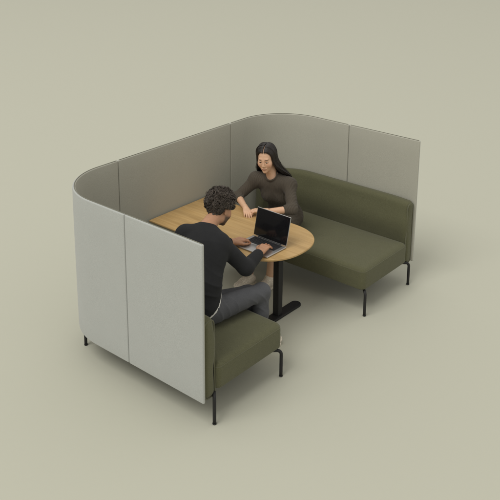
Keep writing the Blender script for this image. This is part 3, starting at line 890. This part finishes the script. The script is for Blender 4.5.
# ribbed top with three-quarter sleeves
F = Field((0.22, 1.76, 0.46), (1.04, 2.54, 1.09), 0.004)
right, fwd, spine = torso(F, wj, 0.009, 0.90, True)
for a3, el, wr in ((warR, w_elR, w_wrR), (warL, w_elL, w_wrL)):
    limb(F, [a3[0], a3[1]], [0.056, 0.047], 0.03)
    F.cone(el, el + (wr - el) * 0.20, 0.047, 0.044, 0.02)
F.cut(wj['pelvis'] + A3(0, 0, -0.03), (0, -0.2, 1))
neckline(F, wj['neck'], spine, fwd, 0.053, 0.064, 0.30, 0.0052)
V, Q = F.mesh(); N = vnormals(V, Q)
disp = 0.0045 * folds(V, w_elR - wj['shR'], 85, 33) * gauss(V, w_elR, 0.12)
disp += 0.0050 * folds(V, w_elL - wj['shL'], 85, 35) * gauss(V, w_elL, 0.13)
disp += 0.0060 * folds(V, (0.3, 0.5, 1), 100, 37) * gauss(V, wj['waist'] + fwd * 0.08, 0.15)
disp += 0.0045 * folds(V, (1, 0.2, 0.6), 100, 39) * gauss(V, wj['shL'] + A3(-0.05, -0.03, -0.09), 0.11)
disp += 0.0045 * folds(V, (-1, 0.2, 0.6), 100, 43) * gauss(V, wj['shR'] + A3(0.05, -0.03, -0.09), 0.11)
disp += 0.002 * snoise(V, 24, 45)
V = relax(V + N * disp[:, None], Q, 1)
mk('top', V, Q, M['rib'], woman)
# skirt of the same knit
F = Field((0.40, 1.80, 0.40), (0.88, 2.54, 0.72), 0.004)
torso(F, wj, 0.005, 0.90, True)
F.cut(wj['pelvis'] + A3(0, 0, 0.09), (0, 0.2, -1))
for lg in (wlegR, wlegL): F.cone(lg[0], lg[0] + (lg[1] - lg[0]) * 0.86, 0.097, 0.072, 0.04)
F.cone(wlegR[0] * 0.3 + wlegR[1] * 0.7, wlegL[0] * 0.3 + wlegL[1] * 0.7, 0.068, 0.068, 0.04)
V, Q = F.mesh(); N = vnormals(V, Q)
V = relax(V + N * (0.004 * folds(V, (0.2, 1, 0.3), 80, 51) + 0.002 * snoise(V, 24, 53))[:, None], Q, 1)
V[:, 2] = np.maximum(V[:, 2], 0.4445)
mk('skirt', V, Q, M['rib'], woman)
for an, d in ((w_anR, (-0.1, -1)), (w_anL, (0.05, -1))):
    F = Field((an[0] - 0.14, an[1] - 0.28, 0.0), (an[0] + 0.14, an[1] + 0.12, 0.17), 0.004)
    hl, dd = shoe(F, an, d, 0.018, 0.24, 0.0, 0.039); V, Q = F.mesh()
    so = mk('shoe', V, Q, M['cream'], woman)
    nrm = A3(-dd[1], dd[0], 0)
    X = lambda ins: np.array([(hl + dd * p[0] + nrm * p[1])[:2] for p in rr(-0.038, 0.212, -0.041, 0.041, (0.035, 0.04, 0.04, 0.035), ins, 8)])
    V, Fc = loaf([(X(0.004), 0.001), (X(0), 0.005), (X(0), 0.024), (X(0.004), 0.028)])
    mk('sole', V, Fc, M['sole'], so)

# long straight hair, parted in the middle, falling behind the shoulders
def long_hair(c, R, sc, parent, j):
    T = lambda q: c + sc * (q @ R.T)
    n = 2000; m = 22
    ctr = A3(0, -0.014, 0.035); rad = A3(0.086, 0.110, 0.099)
    y0 = rng.uniform(-0.10, 0.078, n)                                  # where along the part the strand starts
    sd = np.where(rng.random(n) < 0.5, -1.0, 1.0)
    lift = rng.normal(0, 0.0035, n)
    t = np.linspace(0, 1, m)
    Pl = np.empty((n, m, 3))
    down = R.T @ A3(0, 0, -1)                                          # gravity in head space
    for i in range(n):
        yy = y0[i]
        # strand runs over the skull to the side and back, then hangs
        fr = np.clip((yy + 0.10) / 0.178, 0, 1)                        # 0 at the back, 1 at the forehead
        ang_end = math.radians(92 + 10 * rng.random())
        y_end = -0.060 + 0.104 * fr ** 1.3 + rng.normal(0, 0.005)             # sweeps back past the temple, behind the ear
        k1 = 12
        for k in range(k1):
            u = k / (k1 - 1); a = ang_end * u
            y = yy + (y_end - yy) * u ** 1.35
            ry = math.sqrt(max(0.02, 1 - ((y - ctr[1]) / rad[1]) ** 2))
            g = 0.915 + 0.085 * min(1, 3.0 * u) ** 0.6                     # leaves the scalp at the part, lifts away from it
            Pl[i, k] = (sd[i] * (rad[0] + lift[i]) * g * ry * math.sin(a) + sd[i] * (0.0020 + 0.0045 * fr) * (1 - u), y, ctr[2] + (rad[2] + lift[i]) * g * ry * math.cos(a))
    W = T(Pl.reshape(-1, 3)).reshape(n, m, 3)
    nk = np.asarray(j['neck'], float)
    rt = unit(np.asarray(j['shR']) - j['shL']); sp = unit(nk - j['chest']); fw = unit(np.cross(sp, -rt))
    if fw @ j['fwd'] < 0: fw = -fw
    fly = np.where(rng.random(n) < 0.06, rng.normal(0, 0.014, n), rng.normal(0, 0.003, n))
    for i in range(n):
        fr = np.clip((y0[i] + 0.10) / 0.178, 0, 1)
        p0 = W[i, 11]; d0 = unit(W[i, 11] - W[i, 9])
        lat = (0.030 + 0.105 * (0.35 + 0.65 * fr) * rng.uniform(0.45, 1.25) + rng.normal(0, 0.008)) * sd[i]
        if sd[i] > 0: lat *= 1.05
        bk = 0.096 + 0.012 * rng.random() - (0.056 if sd[i] < 0 else 0.048) * fr ** 1.5
        p3 = nk + rt * lat - fw * bk - sp * (0.030 - 0.012 * fr + rng.uniform(0.0, 0.15) * (1 - 0.75 * fr))
        p1 = p0 + d0 * 0.030 + A3(0, 0, -0.040 - 0.045 * fr); p2 = p3 + sp * 0.075 - fw * 0.012 + rt * (0.016 * fr * sd[i])
        for k in range(12, m):
            u = (k - 11) / (m - 12); v = 1 - u
            wv = 0.0045 * u * math.sin(9 * u + 2.0 * fr + (0 if sd[i] > 0 else 2)) + fly[i] * u * u
            W[i, k] = rt * wv + fw * fly[i] * 0.6 * u + v ** 3 * p0 + 3 * v * v * u * p1 + 3 * v * u * u * p2 + u ** 3 * p3
    r = np.tile((0.0030 * (1 - 0.5 * t ** 3))[None], (n, 1)) * rng.uniform(0.5, 1.2, n)[:, None]
    r = np.where(np.abs(fly)[:, None] > 0.009, r * 0.4, r)
    V1, Q1 = tubes_np(W, r, 5)
    F = Field(c - 0.20, c + 0.20, 0.004)
    F.ell(T(ctr[None])[0], A3(0.0785, 0.1005, 0.0905) * sc, R, 0.0)
    F.cone(T(A3(0, -0.045, -0.01)[None])[0], nk - fw * 0.062 - sp * 0.03, 0.062 * sc, 0.050 * sc, 0.03)
    pc = [T(A3(0, ctr[1] + 0.1005 * math.cos(t), ctr[2] + 0.0905 * math.sin(t))[None])[0] for t in np.linspace(0.3, 1.75, 12)]
    for p, q in zip(pc[:-1], pc[1:]): F.cone(p, q, 0.0085, 0.0085, 0.001, None, 'sub')
    F.ell(T(A3(0, 0.090, -0.040)[None])[0], A3(0.086, 0.088, 0.126) * sc, R, 0.012, 'sub')
    V2, Q2 = F.mesh()
    mk('hair', np.concatenate([V1, V2]), np.concatenate([Q1, Q2 + len(V1)]), M['hair_w'], parent)
long_hair(w_hc, w_hR, w_sc, woman, wj)

# ------------------------------------------------------------------ light
wd = bpy.data.worlds.new('World'); S.world = wd; wd.use_nodes = True
bg = wd.node_tree.nodes['Background']; bg.inputs['Color'].default_value = (1.0, 0.985, 0.95, 1); bg.inputs['Strength'].default_value = 0.76
def area(name, loc, tgt, size, power, col=(1, 1, 1)):
    l = bpy.data.lights.new(name, 'AREA'); l.shape = 'RECTANGLE'; l.size, l.size_y = size; l.energy = power; l.color = col
    o = bpy.data.objects.new(name, l); COL.objects.link(o); o.location = loc
    o.rotation_euler = (Vector(tgt) - Vector(loc)).to_track_quat('-Z', 'Y').to_euler()
    return o
area('softbox', (-1, -35, 54), (0.8, 1.2, 0.3), (34, 34), 21000, (1.0, 0.985, 0.96))

# ------------------------------------------------------------------ camera
cam = bpy.data.cameras.new('camera'); co = bpy.data.objects.new('camera', cam); COL.objects.link(co)
co.location = (4.90935, -3.47633, 3.61915); co.rotation_euler = (1.313434, -0.001402, 0.716392)
cam.sensor_width = 36; cam.lens = 59.118; cam.shift_x = 0.03497; cam.shift_y = -0.31576
cam.clip_start = 0.05; cam.clip_end = 400
S.camera = co
S.view_settings.view_transform = 'Standard'; S.view_settings.look = 'None'; S.view_settings.exposure = 0; S.view_settings.gamma = 1
